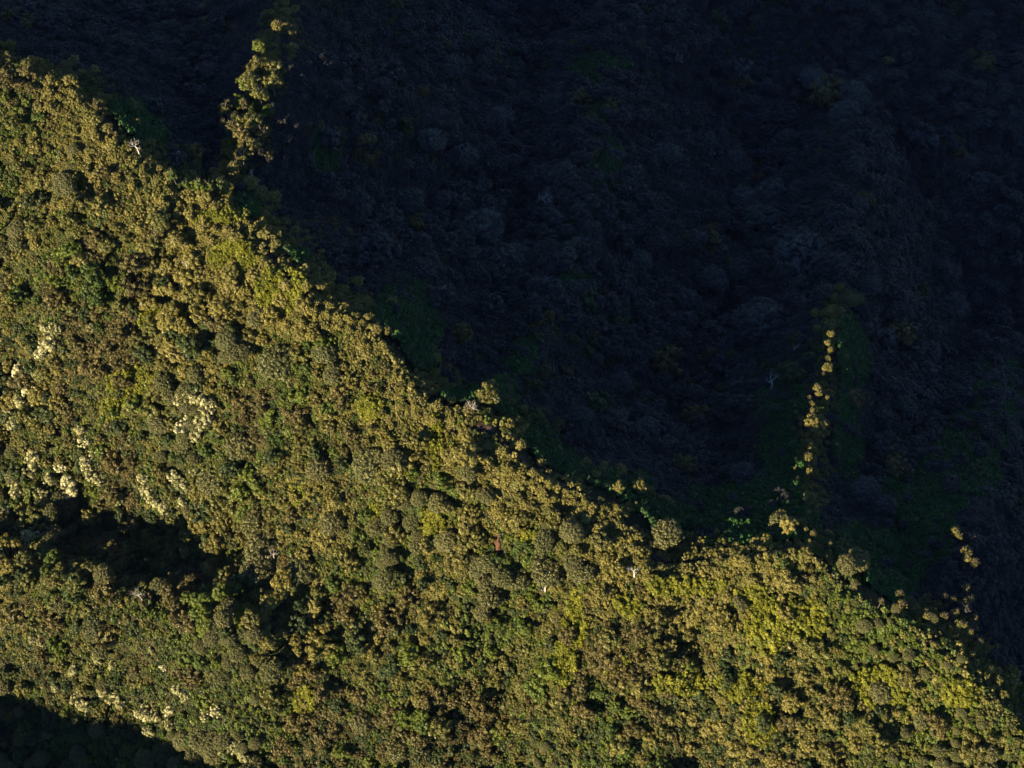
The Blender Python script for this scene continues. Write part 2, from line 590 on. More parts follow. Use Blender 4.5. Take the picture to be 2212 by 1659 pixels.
tr_parts = [trail(t) for t in (
    [(1040, 915), (1075, 935), (1092, 955), (1100, 970), (1118, 985), (1140, 1003), (1165, 1018), (1205, 1042), (1240, 1060), (1290, 1082)],
    [(1395, 1170), (1408, 1196), (1430, 1218), (1480, 1218), (1530, 1211), (1590, 1203), (1650, 1196), (1700, 1189), (1725, 1190), (1755, 1202), (1785, 1220), (1810, 1245), (1830, 1262)],
    [(575, 540), (590, 560), (606, 585), (628, 605)])]
tv, tf = join(tr_parts)
to = link('ridge_trail', mesh_from('ridge_trail', tv, tf, [M['soil']]))
to['kind'] = 'structure'
to['label'] = 'narrow brown footpath worn along the ridge crest'
ground_patch('bare_clearing', 1045, 925, 28, 11, M['soil'], 'bare brown earth clearing on the ridge crest', seed=2)
ground_patch('soil_scar', 1074, 1177, 9, 22, M['red_soil'], 'small red earth slip on the sunlit slope', lift=0.5, seed=4)
ground_patch('soil_scar', 2012, 1386, 14, 4, M['soil'], 'dull red earth bank at the far end of the crest', lift=0.4, seed=6)

# ------------------------------------------------------------------ crowns and trunks that the trees share
KINDS = {
    'olive': dict(n_clump=42, clump_r=0.25, leaves=72, leaf=0.075, flat=0.75, gaps=1),
    'green': dict(n_clump=32, clump_r=0.28, leaves=80, leaf=0.085, flat=0.8, gaps=1),
    'bronze': dict(n_clump=44, clump_r=0.24, leaves=66, leaf=0.072, flat=0.75, gaps=2),
    'grey': dict(n_clump=190, clump_r=0.13, leaves=50, leaf=0.034, flat=0.62, gaps=0, even=0.35),
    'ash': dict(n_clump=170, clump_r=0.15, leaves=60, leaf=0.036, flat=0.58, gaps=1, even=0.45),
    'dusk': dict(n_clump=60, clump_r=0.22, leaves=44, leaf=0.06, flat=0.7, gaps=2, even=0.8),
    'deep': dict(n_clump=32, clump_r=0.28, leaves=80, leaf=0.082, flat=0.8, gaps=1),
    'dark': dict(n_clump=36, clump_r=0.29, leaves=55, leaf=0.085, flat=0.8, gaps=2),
    'cream': dict(n_clump=30, clump_r=0.24, leaves=70, leaf=0.075, flat=0.8, gaps=4),
    'gold': dict(n_clump=40, clump_r=0.25, leaves=70, leaf=0.075, flat=0.72, gaps=1, even=0.7),
}
def open_up(px, py, rpx):
    c, dep = ground(px, py)
    CLEAR.append((c[0], c[1], rpx * px_m(dep)))


CROWNS = {}
for k, kw in KINDS.items():
    CROWNS[k] = [crown_mesh(f'{k}_crown', M[k], np.random.default_rng(100 + 10 * i + len(k) * 7), **kw) for i in range(5)]
TRUNKS = [trunk_mesh('trunk', M['bark'], np.random.default_rng(40 + i)) for i in range(3)]
BUSHY = {'olive', 'green', 'bronze', 'dark', 'grey', 'cream', 'gold'}
TUFTS = {k: [tuft_mesh(f'{k}_tuft', M[k], np.random.default_rng(300 + i)) for i in range(4)] for k in ('lime', 'fern', 'olive', 'green', 'bronze', 'dark', 'gold', 'deep')}

# ------------------------------------------------------------------ trees one can tell apart
THINGS = []                                                     # (object, kind, word, px, py)
TREE_SPOTS = []                                                 # x, y, r


def dist_landmark():
    pass


def add_tree(px, py, rpx, kind, group=None, label=None, cat='tree', name=None, tall=None):
    dep0 = ground(px, py)[1]
    r = rpx * px_m(dep0)
    hgt = tall if tall is not None else max(1.2, 0.9 * r)        # clear trunk under the crown
    p, dep = ground(px, py, hgt + 0.45 * r)
    e = bpy.data.objects.new(name or ('shrub' if cat == 'shrub' else 'broadleaf_tree'), None)
    COL.objects.link(e)
    e.location = p
    rz = random.uniform(0, 6.28)
    e.rotation_euler = (random.uniform(-.12, .12), random.uniform(-.12, .12), rz)
    c = link('crown', random.choice(CROWNS[kind]), e)
    c.location = (0, 0, hgt)
    sx = r * random.uniform(0.9, 1.12)
    c.scale = (sx, r * random.uniform(0.9, 1.12), r * random.uniform(0.85, 1.1))
    t = link('trunk', random.choice(TRUNKS), e)
    t.location = (0, 0, hgt + 0.25 * r)
    t.scale = (r, r, (hgt + 0.5 * r) / 1.2)
    e['category'] = cat
    if group:
        e['group'] = group
    if label:
        e['label'] = label
    THINGS.append((e, kind, cat, px, py, rpx))
    TREE_SPOTS.append((p[0], p[1], r * (0.78 if group == 'larger crowns on the sunlit slope' else 1.0)))
    return e


# pale cream trees
for (px, py, r) in [(392, 862, 15), (412, 852, 13), (432, 860, 17), (446, 884, 15), (440, 910, 17), (424, 938, 16), (392, 922, 15), (455, 868, 10),
                    (96, 712, 12), (122, 712, 14), (198, 708, 11), (104, 742, 17), (88, 762, 14), (42, 802, 15), (74, 808, 9), (62, 842, 12), (46, 868, 14),
                    (72, 862, 10), (12, 884, 12), (26, 912, 14), (176, 930, 11), (186, 952, 12), (204, 978, 11), (72, 990, 15), (66, 1018, 14), (104, 1036, 12),
                    (128, 1010, 11), (184, 1000, 14), (194, 1024, 15), (214, 1040, 12), (146, 1044, 16), (154, 1066, 13), (84, 1068, 13), (34, 1062, 13),
                    (310, 1036, 13), (318, 1062, 15), (334, 1086, 13), (372, 1028, 14), (394, 1044, 16), (420, 1020, 9), (258, 1080, 13), (352, 1096, 12), (392, 1086, 10),
                    (58, 1158, 13), (82, 1166, 14), (54, 1180, 10), (14, 1112, 13), (70, 1384, 9), (86, 1390, 8), (326, 1406, 6), (352, 1442, 7),
                    (206, 1420, 9), (216, 1430, 8), (242, 1436, 8), (160, 1446, 10), (152, 1456, 7), (226, 1496, 12), (244, 1508, 13), (262, 1524, 11),
                    (180, 1524, 13), (164, 1512, 11), (312, 1540, 15), (336, 1546, 13), (366, 1536, 11), (368, 1566, 10), (380, 1490, 10), (398, 1504, 9),
                    (464, 1536, 13), (444, 1550, 12), (508, 1612, 12), (526, 1640, 15), (320, 1578, 11), (450, 1612, 9), (118, 1486, 8), (478, 1626, 8)]:
    add_tree(px, py, r * 1.12, 'cream', 'pale cream leaved trees low on the sunlit slope', name='cream_leaved_tree', tall=2.6)

# sunlit bushes strung along the shaded spur
for (px, py, r) in [(1794, 723, 9), (1791, 741, 8), (1796, 757, 7), (1786, 776, 7), (1825, 771, 9), (1788, 794, 12), (1776, 806, 4), (1764, 837, 10), (1769, 852, 8),
                    (1788, 857, 6), (1797, 853, 4), (1748, 859, 5), (1757, 872, 7), (1754, 884, 6), (1715, 876, 5), (1716, 890, 5), (1728, 905, 6), (1752, 902, 12),
                    (1762, 918, 16), (1778, 922, 13), (1752, 915, 14), (1772, 905, 11), (1768, 935, 11), (1746, 955, 7), (1780, 940, 7), (1786, 911, 6), (1744, 937, 6), (1733, 939, 4), (1762, 944, 4), (1748, 986, 11), (1757, 971, 6), (1740, 993, 5),
                    (1749, 1016, 9), (1723, 1035, 6), (1747, 1074, 14), (1714, 1060, 4), (1679, 1081, 3), (1687, 1086, 3), (1692, 1108, 9), (1698, 1122, 7),
                    (1750, 1108, 8), (1735, 1128, 11), (1744, 1144, 6), (1756, 1154, 9), (1700, 1134, 4), (1716, 1012, 4), (1752, 1166, 4)]:
    add_tree(px, py, r * 0.92, 'gold', 'sunlit bushes along the shaded spur', cat='shrub', name='golden_shrub', tall=3.0 + 0.06 * r)

# sunlit tops of the trees on the spur at the crest saddle
for (px, py, r, k) in [(596, 50, 10, 'gold'), (564, 100, 14, 'lime2'), (556, 142, 18, 'olive'), (586, 150, 20, 'olive'), (538, 172, 17, 'olive'), (602, 160, 14, 'bronze'),
                       (588, 180, 18, 'olive'), (560, 202, 16, 'olive'), (528, 178, 12, 'green'), (487, 234, 13, 'olive'), (545, 256, 20, 'olive'), (563, 290, 15, 'bronze'),
                       (522, 286, 15, 'bronze'), (534, 312, 18, 'olive'), (514, 330, 12, 'bronze'), (500, 272, 10, 'bronze'), (480, 266, 7, 'bronze'), (522, 222, 9, 'bronze'), (524, 345, 9, 'olive'), (512, 352, 10, 'olive'), (500, 372, 9, 'olive'), (478, 396, 10, 'green'), (452, 400, 11, 'green'), (425, 402, 12, 'green'), (400, 392, 10, 'green'), (376, 378, 9, 'green')]:
    add_tree(px, py, r * 1.15, 'green' if k == 'lime2' else k, 'sunlit trees on the spur at the saddle', tall=6.5)

# lit tops scattered beyond the lower end of the crest
for (px, py, r) in [(2060, 1150, 12), (2072, 1160, 9), (2086, 1192, 14), (2104, 1214, 11), (2092, 1206, 10), (1794, 1177, 6), (2003, 1294, 11), (2038, 1286, 7), (2084, 1274, 9),
                    (2092, 1298, 10), (2034, 1330, 8), (1938, 1280, 9), (1944, 1304, 11), (1998, 1316, 6), (2108, 1334, 7), (2060, 1290, 6), (2070, 1344, 8), (2086, 1352, 7),
                    (2118, 1384, 7), (2072, 1322, 6), (2000, 1330, 8), (2018, 1318, 5), (2096, 1366, 6), (2140, 1382, 5), (1844, 1262, 8), (1902, 1302, 7)]:
    add_tree(px, py, r * 0.95, random.choice(['olive', 'gold', 'bronze']), 'scattered treetops that still catch the sun', tall=4.2)

# large rounded crowns in the shade
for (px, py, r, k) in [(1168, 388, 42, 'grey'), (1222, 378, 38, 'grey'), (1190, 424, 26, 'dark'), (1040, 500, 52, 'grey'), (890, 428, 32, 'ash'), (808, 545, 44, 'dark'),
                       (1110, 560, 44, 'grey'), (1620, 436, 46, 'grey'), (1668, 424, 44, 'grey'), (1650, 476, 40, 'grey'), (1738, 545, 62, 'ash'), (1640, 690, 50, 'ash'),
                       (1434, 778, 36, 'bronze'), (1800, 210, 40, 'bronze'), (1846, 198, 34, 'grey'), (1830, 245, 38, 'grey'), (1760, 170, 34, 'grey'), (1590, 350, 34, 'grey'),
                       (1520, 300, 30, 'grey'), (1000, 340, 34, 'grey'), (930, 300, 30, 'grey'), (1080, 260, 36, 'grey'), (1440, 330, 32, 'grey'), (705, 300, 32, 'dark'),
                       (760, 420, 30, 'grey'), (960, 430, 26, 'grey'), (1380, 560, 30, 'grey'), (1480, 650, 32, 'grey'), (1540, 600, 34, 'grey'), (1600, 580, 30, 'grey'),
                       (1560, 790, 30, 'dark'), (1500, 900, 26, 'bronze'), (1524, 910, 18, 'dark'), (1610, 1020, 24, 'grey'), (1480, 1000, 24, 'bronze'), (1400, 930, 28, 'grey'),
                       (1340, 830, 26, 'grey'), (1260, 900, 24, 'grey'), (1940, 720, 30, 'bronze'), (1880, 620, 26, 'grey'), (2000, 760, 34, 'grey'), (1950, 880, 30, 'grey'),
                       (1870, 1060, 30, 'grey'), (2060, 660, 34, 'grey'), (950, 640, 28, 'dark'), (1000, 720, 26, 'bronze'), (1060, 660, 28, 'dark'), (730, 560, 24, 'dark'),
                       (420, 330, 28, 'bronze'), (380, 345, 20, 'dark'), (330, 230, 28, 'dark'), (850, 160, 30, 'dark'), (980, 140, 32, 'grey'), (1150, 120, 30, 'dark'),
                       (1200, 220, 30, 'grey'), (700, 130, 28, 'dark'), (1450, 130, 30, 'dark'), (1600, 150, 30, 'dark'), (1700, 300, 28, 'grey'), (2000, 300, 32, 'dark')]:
    add_tree(px, py, r, 'ash' if k == 'grey' else k, 'large rounded crowns in the shaded valley', tall=4.0 if py > 110 and (px > 760 or py < 160) else 1.0)  # grey trees take their shade-toned copy here

# single sunlit crowns one can tell from their neighbours on the slope
for (px, py, r, k) in [(810, 1000, 44, 'grey'), (600, 780, 46, 'grey'), (570, 1185, 44, 'grey'), (645, 1230, 34, 'grey'), (556, 1130, 36, 'grey'), (560, 1225, 42, 'grey'),
                       (236, 1165, 28, 'grey'), (345, 1270, 28, 'grey'), (232, 1270, 34, 'bronze'), (700, 760, 30, 'grey'), (460, 1040, 36, 'grey'), (520, 960, 34, 'grey'),
                       (690, 1010, 34, 'grey'), (640, 900, 28, 'bronze'), (736, 852, 24, 'bronze'), (1180, 1230, 40, 'grey'), (1120, 1250, 34, 'grey'), (1260, 1240, 30, 'grey'),
                       (1060, 1290, 32, 'grey'), (880, 1290, 26, 'bronze'), (940, 1330, 26, 'olive'), (420, 640, 30, 'olive'), (300, 620, 28, 'bronze'), (180, 560, 26, 'olive'),
                       (120, 640, 28, 'bronze'), (210, 440, 26, 'olive'), (330, 500, 26, 'bronze'), (90, 390, 26, 'olive'), (470, 700, 26, 'bronze'), (1000, 1180, 28, 'olive'),
                       (760, 1210, 26, 'olive'), (720, 1130, 30, 'grey'), (860, 1150, 26, 'olive'), (1010, 1060, 24, 'olive'), (1200, 1120, 24, 'olive'), (1300, 1170, 26, 'olive'),
                       (700, 1400, 26, 'olive'), (780, 1560, 30, 'grey'), (860, 1620, 28, 'grey'), (950, 1570, 26, 'olive'), (1050, 1590, 26, 'bronze'), (640, 1560, 30, 'bronze'),
                       (580, 1500, 26, 'olive'), (420, 1460, 26, 'bronze'), (120, 1340, 30, 'bronze'), (240, 1370, 30, 'bronze'), (40, 1330, 28, 'bronze'), (60, 1250, 22, 'olive'),
                       (1320, 1380, 26, 'olive'), (1420, 1330, 26, 'olive'), (1380, 1480, 28, 'olive'), (1260, 1540, 26, 'bronze'), (1340, 1600, 28, 'olive'), (1560, 1330, 24, 'olive'),
                       (1760, 1400, 26, 'olive'), (1820, 1500, 26, 'bronze'), (1960, 1460, 24, 'olive'), (2020, 1560, 26, 'bronze'), (1700, 1560, 26, 'bronze'), (1900, 1600, 28, 'olive'),
                       (1600, 1620, 26, 'olive'), (2100, 1620, 26, 'olive'), (200, 800, 26, 'bronze'), (320, 880, 28, 'olive'), (250, 1000, 28, 'bronze'), (620, 1090, 24, 'olive')]:
    add_tree(px, py, r, k, 'larger crowns on the sunlit slope', tall=1.8)

for q in ((1440, 1165, 46), (1053, 875, 44), (1018, 900, 24), (1050, 915, 40), (1090, 890, 24), (1372, 1252, 20), (298, 338, 26), (592, 1210, 16), (306, 1300, 30), (1178, 1280, 18), (1177, 455, 20), (1776, 215, 24), (1670, 845, 18), (1178, 1280, 16), (1742, 1150, 30), (1742, 1110, 34), (1744, 1075, 38), (1744, 1035, 38), (1746, 1000, 38), (1750, 960, 40), (1756, 920, 42), (1760, 880, 42), (1768, 840, 42), (1782, 800, 42), (1788, 765, 38), (1792, 735, 36), (1810, 700, 30), (1815, 770, 34), (1690, 1110, 20), (1720, 1080, 16), (1824, 772, 16), (1430, 1205, 26), (1480, 1196, 30), (1530, 1190, 26), (1400, 1165, 18), (1580, 1180, 22), (1072, 1190, 24), (1410, 1100, 34)):
    open_up(*q)
lone = add_tree(1440, 1146, 36, 'grey', label='large round grey green tree standing alone just beyond the crest', tall=3.0)


def whole_branch_tree(px, py, rpx, kind, seed, label, bark='pale_bark', tall=1.5):
    """crown with pale limbs showing through it"""
    e = add_tree(px, py, rpx, kind, label=label, tall=tall)
    c = [o for o in e.children if o.name.startswith('crown')][0]
    r = max(c.scale)
    c.data = crown_mesh('thin_crown', M[kind], np.random.default_rng(seed), n_clump=64, clump_r=0.17, leaves=44, leaf=0.055, flat=0.85, gaps=3, even=0.6)
    t = [o for o in e.children if o.name.startswith('trunk')][0]
    t.data = skeleton_mesh('limbs', M[bark], seed + 1, depth=4, first=0.35, n0=6, wide=1.0, r0=0.075)
    t.location = (0, 0, 0.3)
    t.scale = (r * 1.15, r * 1.15, r * 1.55)
    e.rotation_euler = (0, 0, random.uniform(0, 6))
    return e


whole_branch_tree(1053, 848, 26, 'olive', 71, 'round tan green tree with white limbs standing alone on the crest', tall=4.2)
whole_branch_tree(1018, 884, 17, 'bronze', 73, 'small pale limbed tree beside the bare clearing on the crest', tall=0.8)


def dead_tree(px, py, rpx, seed, label, bark='pale_bark', lean=(0, 0, 1), depth=4, wide=0.9, r0=0.05, n0=4):
    dep0 = ground(px, py)[1]
    r = rpx * px_m(dep0)
    p, dep = ground(px, py, 0.8 * r + 1.5)
    e = bpy.data.objects.new('bare_tree', None)
    COL.objects.link(e)
    e.location = p
    rng = np.random.default_rng(seed)
    t = link('branches', skeleton_mesh('bare_branches', M[bark], seed, depth=depth, lean=lean, first=0.6, n0=n0, wide=wide, r0=r0), e)
    t.scale = (r, r, r)
    t.location = (0, 0, 3.2)
    t.scale = (r * 1.15,) * 3
    e['category'] = 'tree'
    e['label'] = label
    THINGS.append((e, 'bare', 'tree', px, py, rpx))
    TREE_SPOTS.append((p[0], p[1], r * 0.8))
    return e


dead_tree(1372, 1240, 20, 5, 'leafless white tree with crooked limbs just below the crest path', lean=(-0.3, 0.2, 1), r0=0.06)
dead_tree(298, 322, 24, 6, 'leafless pale tree leaning out over the upper crest', lean=(-0.4, 0.3, 1), r0=0.05)
dead_tree(545, 382, 13, 8, 'small leafless grey tree at the foot of the saddle spur', 'grey_bark')
dead_tree(1177, 442, 26, 9, 'leafless grey tree spreading beneath the paired shaded crowns', 'grey_bark', depth=5, n0=6)
dead_tree(1776, 196, 30, 10, 'leafless grey tree among crowns high in the shaded valley', 'grey_bark', depth=5, n0=6)
dead_tree(1762, 631, 13, 12, 'small leafless grey tree above the golden spur bushes', 'grey_bark')
dead_tree(1670, 830, 22, 13, 'twisted leafless grey tree on the fern bank left of the spur', 'grey_bark', lean=(-0.3, 0.1, 1), n0=3)
dead_tree(1186, 608, 16, 14, 'leafless grey tree halfway down the fern covered spur', 'grey_bark')
dead_tree(1716, 756, 11, 15, 'little forked grey snag left of the topmost golden bushes', 'grey_bark', n0=3)
dead_tree(306, 1290, 30, 16, 'fan of bare brown branches leaning over the dark gully', lean=(-0.7, 0.3, 0.8), depth=5, n0=6, r0=0.03)
dead_tree(303, 690, 14, 17, 'bare pale branch fallen among green crowns mid slope', lean=(-0.9, 0.2, 0.4), n0=3)
dead_tree(404, 576, 12, 18, 'short bare white snag high on the sunlit slope', n0=3)
dead_tree(592, 1204, 15, 19, 'bare white treetop poking through the grey green crown by the gully', n0=5, depth=4)
dead_tree(1178, 1272, 20, 20, 'bare pale branches below the grey thicket downhill of the red earth', n0=5, depth=4)
dead_tree(990, 1180, 13, 21, 'thin bare white snag uphill of the red earth slip', n0=3)

# ------------------------------------------------------------------ labels: each tree from the landmark nearest to it
MARKS = [(1053, 848, 'the lone white limbed tree'), (1372, 1240, 'the leafless white tree'), (1074, 1177, 'the red earth slip'), (1440, 1146, 'the lone round tree beyond the crest'),
         (200, 1610, 'the black corner hollow'), (330, 1180, 'the dark gully'), (428, 896, 'the brightest cream thicket'), (600, 630, 'the upper lime fern patch'),
         (298, 322, 'the leaning pale tree'), (306, 1290, 'the fan of bare branches'), (420, 410, 'the crest saddle'), (1177, 442, 'the shaded leafless tree'),
         (1740, 548, 'the widest shaded crown'), (1245, 1340, 'the bright fern strip'), (1600, 1110, 'the green fern bowl'), (1765, 918, 'the biggest golden bush'),
         (1290, 150, 'the high green fern brow'), (290, 830, 'the lime opening'), (2012, 1384, 'the red earth bank'), (1776, 196, 'the high leafless tree'),
         (870, 700, 'the fern nook under the crest'), (1640, 1400, 'the lime slope'), (1670, 830, 'the twisted grey tree'), (1530, 1560, 'the lower dark cleft'),
         (150, 950, 'the cream grove'), (570, 200, 'the sunlit saddle spur')]
DIRS = ['right of', 'up and right of', 'straight above', 'up and left of', 'left of', 'down and left of', 'straight below', 'down and right of']
LOOK = {'cream': 'pale cream', 'gold': 'golden', 'olive': 'olive', 'green': 'leafy green', 'bronze': 'bronze brown', 'grey': 'finely leaved grey green', 'ash': 'wide shade toned', 'deep': 'deep green', 'dark': 'shade darkened', 'bare': 'leafless'}
ORD = ['nearest', 'second nearest', 'third nearest', 'fourth nearest', 'fifth nearest', 'sixth nearest', 'seventh nearest', 'eighth nearest', 'ninth nearest', 'tenth nearest', 'eleventh nearest', 'twelfth nearest']


def write_labels():
    buckets = {}
    for t in THINGS:
        e, kind, cat, px, py, r = t
        if e.get('label'):
            continue
        ds = sorted((math.hypot(px - m[0], py - m[1]), m) for m in MARKS if math.hypot(px - m[0], py - m[1]) > 6)
        d, m = ds[0]
        k = int(round(math.atan2(m[1] - py, px - m[0]) / (math.pi / 4))) % 8
        word = 'bush' if cat == 'shrub' else 'tree'
        buckets.setdefault((LOOK[kind], word, DIRS[k], m[2]), []).append((d, e))
    for (look, word, dr, mk), lst in buckets.items():
        lst.sort(key=lambda q: q[0])
        for i, (d, e) in enumerate(lst):
            if len(lst) == 1:
                e['label'] = f'only {look} {word} {dr} {mk}'
            else:
                e['label'] = f'{look} {word} {ORD[min(i, 11)]} {dr} {mk}'


write_labels()

# ------------------------------------------------------------------ the mass of the forest, as three instanced layers
LIME = [(600, 632, 48, 48), (515, 560, 40, 26), (290, 830, 46, 36), (250, 880, 30, 20), (1242, 1345, 20, 55), (1145, 1166, 26, 16), (1455, 1482, 62, 22), (1600, 1480, 50, 26), (1648, 1370, 44, 60),
        (1900, 1490, 52, 36), (1740, 1340, 36, 40), (1350, 1310, 26, 26), (942, 966, 12, 55), (820, 1108, 14, 34), (660, 1520, 20, 26), (350, 690, 40, 20), (640, 1070, 20, 16), (540, 1340, 40, 24),
        (2070, 1500, 40, 30), (1220, 1440, 20, 34), (1330, 1440, 40, 22), (880, 1010, 16, 30), (460, 470, 60, 14), (1610, 1290, 40, 22), (800, 880, 22, 26), (1500, 1270, 80, 14), (930, 1130, 24, 20), (1640, 1560, 30, 40)]
FERN = [(1290, 150, 52, 30), (1284, 240, 22, 60), (1300, 390, 34, 80), (1222, 515, 22, 44), (1240, 620, 30, 60), (880, 690, 62, 66), (900, 760, 30, 40), (1000, 866, 70, 18), (1085, 860, 34, 40), (1160, 975, 42, 36),
        (1210, 1000, 60, 26), (1340, 1060, 60, 30), (1570, 1100, 96, 56), (1640, 1140, 110, 46), (1690, 1010, 42, 90), (1680, 870, 52, 46), (1840, 760, 28, 80), (1830, 940, 26, 90), (2150, 850, 62, 60),
        (2110, 980, 80, 80), (1950, 1200, 80, 60), (2000, 1080, 80, 70), (1840, 1180, 60, 30), (1920, 1280, 60, 30), (540, 440, 22, 30), (300, 270, 60, 40), (1130, 780, 34, 40), (700, 340, 30, 50), (1420, 1120, 60, 30), (640, 560, 24, 18)]


def in_list(px, py, lst, soft):
    m = np.full(len(px), -9.0)
    for (cx, cy, rx, ry) in lst:
        q = ((px - cx) / rx) ** 2 + ((py - cy) / ry) ** 2
        m = np.maximum(m, 1.25 - q + soft)
    return m


def green_soft(X, Y):
    return 1.5 * fbm(X, Y, 11, 3)


def jitter_points(step, rng):
    xs, ys = np.arange(-300, 300, step), np.arange(-200, 360, step)
    X, Y = np.meshgrid(xs, ys, indexing='ij')
    X = X + (rng.random(X.shape) - 0.5) * step * 0.95
    Y = Y + (rng.random(X.shape) - 0.5) * step * 0.95
    X, Y = X.ravel(), Y.ravel()
    Z = hz(X, Y)
    px, py, dep = project(np.stack([X, Y, Z], 1))
    ok = (px > -430) & (px < PW + 430) & (py > -330) & (py < PH + 300)
    return X[ok], Y[ok], Z[ok], px[ok], py[ok]


def clear_of(X, Y, circles, f=1.0):
    ok = np.ones(len(X), bool)
    for (x, y, r) in circles:
        m = (np.abs(X - x) < r * f) & (np.abs(Y - y) < r * f)
        if m.any():
            ok &= ~(((X - x) ** 2 + (Y - y) ** 2 < (r * f) ** 2))
    return ok


def crest_side(X, Y):
    d, h, s = poly_dist(X, Y, CREST)
    return np.where(s < 0, d, -d)


def library(name, meshes):
    c = bpy.data.collections.new(name)
    for i, me in enumerate(meshes):
        o = bpy.data.objects.new(f'{name}_{i:03d}', me)
        c.objects.link(o)
    return c


def scatter(name, label, P, rot, scl, idx, lib):
    me = bpy.data.meshes.new(name)
    me.vertices.add(len(P))
    me.vertices.foreach_set('co', np.asarray(P, np.float32).ravel())
    for nm, ty, arr, fld in (('rot', 'FLOAT_VECTOR', rot, 'vector'), ('scl', 'FLOAT_VECTOR', scl, 'vector'), ('pick', 'INT', idx, 'value')):
        a = me.attributes.new(nm, ty, 'POINT')
        a.data.foreach_set(fld, np.asarray(arr, np.int32 if ty == 'INT' else np.float32).ravel())
    o = link(name, me)
    ng = bpy.data.node_groups.new(name, 'GeometryNodeTree')
    ng.interface.new_socket('Geometry', in_out='INPUT', socket_type='NodeSocketGeometry')
    ng.interface.new_socket('Geometry', in_out='OUTPUT', socket_type='NodeSocketGeometry')
    N, L = ng.nodes, ng.links.new
    gi, go = N.new('NodeGroupInput'), N.new('NodeGroupOutput')
    iop = N.new('GeometryNodeInstanceOnPoints')
    ci = N.new('GeometryNodeCollectionInfo')
    ci.inputs['Collection'].default_value = lib
    ci.inputs['Separate Children'].default_value = True
    ci.inputs['Reset Children'].default_value = True
    L(gi.outputs[0], iop.inputs['Points'])
    L(ci.outputs[0], iop.inputs['Instance'])
    iop.inputs['Pick Instance'].default_value = True
    for nm, ty, sock in (('rot', 'FLOAT_VECTOR', 'Rotation'), ('scl', 'FLOAT_VECTOR', 'Scale'), ('pick', 'INT', 'Instance Index')):
        na = N.new('GeometryNodeInputNamedAttribute')
        na.data_type = ty
        na.inputs['Name'].default_value = nm
        L(na.outputs['Attribute'], iop.inputs[sock])
    L(iop.outputs[0], go.inputs[0])
    md = o.modifiers.new('scatter', 'NODES')
    md.node_group = ng
    o['kind'] = 'stuff'
    o['label'] = label
    return o


LIBK = ['olive', 'green', 'bronze', 'grey', 'dark', 'gold', 'dusk', 'deep']
LIB = library('crown_library', [m for k in LIBK for m in CROWNS[k]])


def choose_kind(X, Y, side, rng):
    """olive, green, bronze, grey, dark, gold, ash in drifts; beyond the crest mostly kinds with shade painted into their colour"""
    n1, n2 = fbm(X, Y, 34, 3), fbm(X + 300, Y + 70, 24, 3)
    n = len(X)
    far = np.clip((side - 25) / 110, 0, 1)  # darker kinds downslope: a darker forest, plus a painted falloff of light
    u = 0.65 * rng.random(n) + 1.5 * n1 + 0.18
    v = 0.65 * rng.random(n) + 1.5 * n2 + 0.18
    k = np.zeros(n, int)
    k = np.where(u < 0.24 + 0.1 * far, 1, k)
    k = np.where(v > 0.94 - 0.15 * far, 2, k)
    k = np.where(v < 0.06, 3, k)
    k = np.where(u > 0.92 - 0.45 * np.exp(-np.maximum(side, 0) / 30), 5, k)
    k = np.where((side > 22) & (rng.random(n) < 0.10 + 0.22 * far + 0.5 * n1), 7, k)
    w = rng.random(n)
    dk = np.where(w < 0.50, 4, np.where(v > 1.1, 2, np.where(u < -0.15, 7, 6)))  # mostly shade-toned leaves, for the side turned from the sun
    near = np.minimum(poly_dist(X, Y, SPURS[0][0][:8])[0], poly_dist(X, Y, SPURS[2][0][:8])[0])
    return np.where((side > -10 - 12 * rng.random(n)) | (rng.random(n) < np.exp(-(near / 6) ** 2)), k, dk)  # sunlit leaf kinds stay where the sun still lands


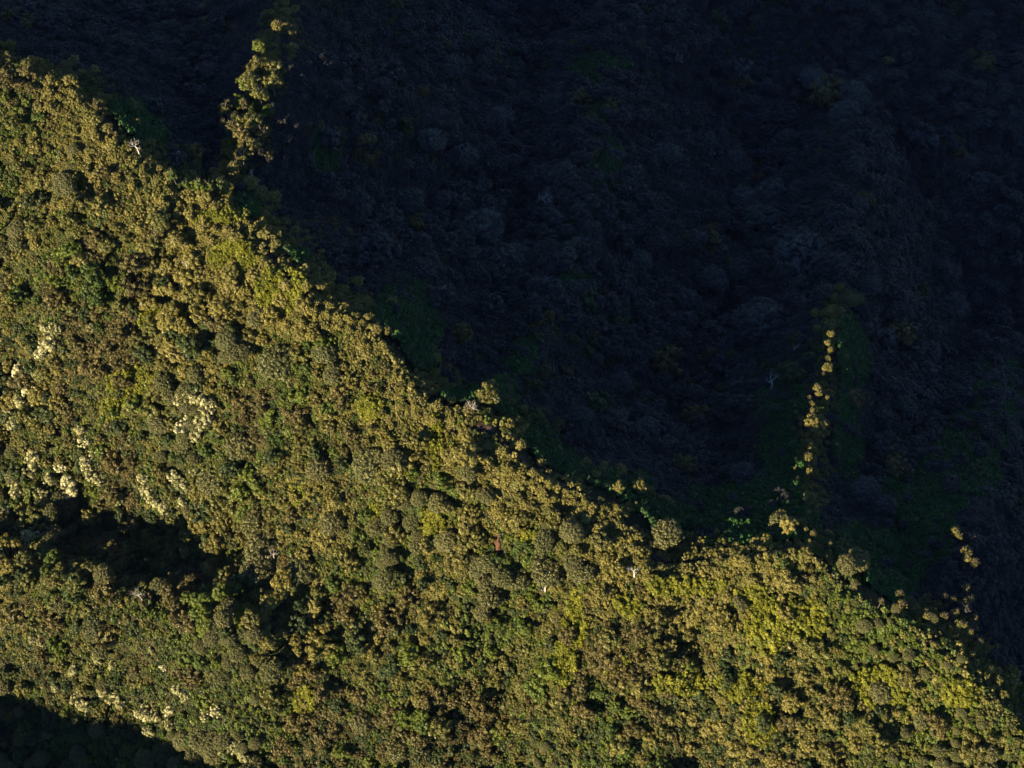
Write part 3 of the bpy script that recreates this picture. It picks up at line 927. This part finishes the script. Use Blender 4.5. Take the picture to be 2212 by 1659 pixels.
def layer(name, label, step, rmin, rmax, lift, seed, clear=0.0, density=None, squash=0.8):
    rng = np.random.default_rng(seed)
    X, Y, Z, px, py = jitter_points(step, rng)
    side = crest_side(X, Y)
    ok = clear_of(X, Y, KEEP_OUT, 3.0 if step > 3 else 1.9) & clear_of(X, Y, CLEAR)
    if clear:
        ok &= clear_of(X, Y, TREE_SPOTS, clear)
    soft = green_soft(X, Y)
    green = np.maximum(in_list(px, py, LIME, soft), in_list(px, py, FERN, soft))
    ok &= ~((green > 0) & (rng.random(len(X)) < 0.68))
    if density is not None:
        ok &= rng.random(len(X)) < density(X, Y)
    X, Y, Z, px, py, side = (a[ok] for a in (X, Y, Z, px, py, side))
    n = len(X)
    near = np.clip(np.abs(side) / 45, 0, 1)                     # low wind-clipped growth along the crest
    r = (rmin + (rmax - rmin) * rng.random(n) ** 1.6) * (0.62 + 0.38 * near) * np.clip(1 + 0.9 * fbm(X + 40, Y, 28, 3), 0.55, 1.7)
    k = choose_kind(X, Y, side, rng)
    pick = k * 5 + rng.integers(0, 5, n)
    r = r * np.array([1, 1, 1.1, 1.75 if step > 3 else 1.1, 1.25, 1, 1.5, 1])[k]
    sp = np.min([poly_dist(X, Y, SPURS[q][0][:(7, 0, 7, 0, 3)[q]])[0] for q in (0, 2, 4)], axis=0)
    r = np.where(((k == 6) | (k == 4)) & ((side > -42) | (sp < 22)), np.minimum(r, 1.9), r)       # shade-toned crowns kept small where the sun would show them pale
    r = np.minimum(r, 3.9)
    hgt = lift * r * (0.4 + 1.4 * rng.random(n) ** 1.5)
    P = np.stack([X, Y, Z + hgt], 1)
    rot = np.stack([rng.normal(size=n) * 0.12, rng.normal(size=n) * 0.12, rng.random(n) * 6.283], 1)
    scl = np.stack([r * (0.85 + 0.3 * rng.random(n)), r * (0.85 + 0.3 * rng.random(n)), r * squash * (0.8 + 0.5 * rng.random(n))], 1)
    print(name, n)
    return scatter(name, label, P, rot, scl, pick, LIB)


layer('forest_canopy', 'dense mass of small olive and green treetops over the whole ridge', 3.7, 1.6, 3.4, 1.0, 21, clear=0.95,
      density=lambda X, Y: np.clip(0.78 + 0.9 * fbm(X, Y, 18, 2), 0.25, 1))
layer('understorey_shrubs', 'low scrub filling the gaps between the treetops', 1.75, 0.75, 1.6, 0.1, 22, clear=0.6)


def lie_on_slope(X, Y, rng):
    e, n = 1.5, len(X)
    nx, ny = (hz(X - e, Y) - hz(X + e, Y)) / (2 * e), (hz(X, Y - e) - hz(X, Y + e)) / (2 * e)
    rot = np.stack([-np.arctan(ny), np.arctan(nx), np.zeros(n)], 1) + rng.normal(size=(n, 3)) * 0.15
    rot[:, 2] = rng.random(n) * 0.9
    return rot


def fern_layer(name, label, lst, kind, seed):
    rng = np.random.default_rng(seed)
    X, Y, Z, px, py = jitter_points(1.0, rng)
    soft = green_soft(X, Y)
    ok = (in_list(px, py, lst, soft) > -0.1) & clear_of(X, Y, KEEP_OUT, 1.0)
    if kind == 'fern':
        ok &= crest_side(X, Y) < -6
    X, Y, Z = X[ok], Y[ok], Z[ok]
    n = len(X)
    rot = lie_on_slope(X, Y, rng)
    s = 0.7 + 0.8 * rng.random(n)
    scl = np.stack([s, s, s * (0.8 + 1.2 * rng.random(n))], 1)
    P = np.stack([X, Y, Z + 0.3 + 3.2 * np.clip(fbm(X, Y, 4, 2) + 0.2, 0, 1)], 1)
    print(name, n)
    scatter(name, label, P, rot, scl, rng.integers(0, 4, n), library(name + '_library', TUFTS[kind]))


def weed_layer():
    """ankle to waist high growth between the shrubs, over all the soil"""
    rng = np.random.default_rng(41)
    X, Y, Z, px, py = jitter_points(1.25, rng)
    ok = clear_of(X, Y, KEEP_OUT, 1.0)
    soft = green_soft(X, Y)
    ok &= ~(np.maximum(in_list(px, py, LIME, soft), in_list(px, py, FERN, soft)) > 0)
    X, Y, Z = X[ok], Y[ok], Z[ok]
    n = len(X)
    kinds = ['olive', 'green', 'bronze', 'dark', 'gold', 'deep']
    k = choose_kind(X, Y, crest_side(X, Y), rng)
    k = np.where(rng.random(n) < 0.6, np.array([1, 5, 5, 1, 3, 0, 3, 5])[k], np.array([0, 1, 2, 1, 3, 4, 3, 5])[k])  # most tufts swapped for darker kinds, painting deep shade into canopy gaps
    s = 0.7 + 0.7 * rng.random(n)
    scl = np.stack([s, s, s * (0.6 + 1.4 * rng.random(n))], 1)
    P = np.stack([X, Y, Z + 0.05], 1)
    print('weeds', n)
    scatter('undergrowth', 'knee high undergrowth covering the soil of the ridge', P, lie_on_slope(X, Y, rng), scl, k * 4 + rng.integers(0, 4, n),
            library('undergrowth_library', [m for q in kinds for m in TUFTS[q]]))


weed_layer()
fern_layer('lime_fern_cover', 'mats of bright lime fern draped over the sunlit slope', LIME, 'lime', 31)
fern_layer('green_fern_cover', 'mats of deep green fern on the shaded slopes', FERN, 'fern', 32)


# ------------------------------------------------------------------ the thin blue evening air
def build_air():
    x, y, z0, z1 = 1650.0, 1650.0, -156.0, 450.0
    V = [(-x, -y, z0), (x, -y, z0), (x, y, z0), (-x, y, z0), (-x, -y, z1), (x, -y, z1), (x, y, z1), (-x, y, z1)]
    F = [(3, 2, 1, 0), (4, 5, 6, 7), (0, 1, 5, 4), (1, 2, 6, 5), (2, 3, 7, 6), (3, 0, 4, 7)]
    m = bpy.data.materials.new('air')
    m.use_nodes = True
    nt = m.node_tree
    nt.nodes.clear()
    out = nt.nodes.new('ShaderNodeOutputMaterial')
    pv = nt.nodes.new('ShaderNodeVolumePrincipled')
    pv.inputs['Color'].default_value = (0.22, 0.27, 1.0, 1)
    pv.inputs['Density'].default_value = 5e-6
    nt.links.new(pv.outputs[0], out.inputs['Volume'])
    o = link('haze', mesh_from('haze', V, F, [m]))
    o['kind'] = 'stuff'
    o['label'] = 'thin blue evening haze filling the shaded valley'


build_air()
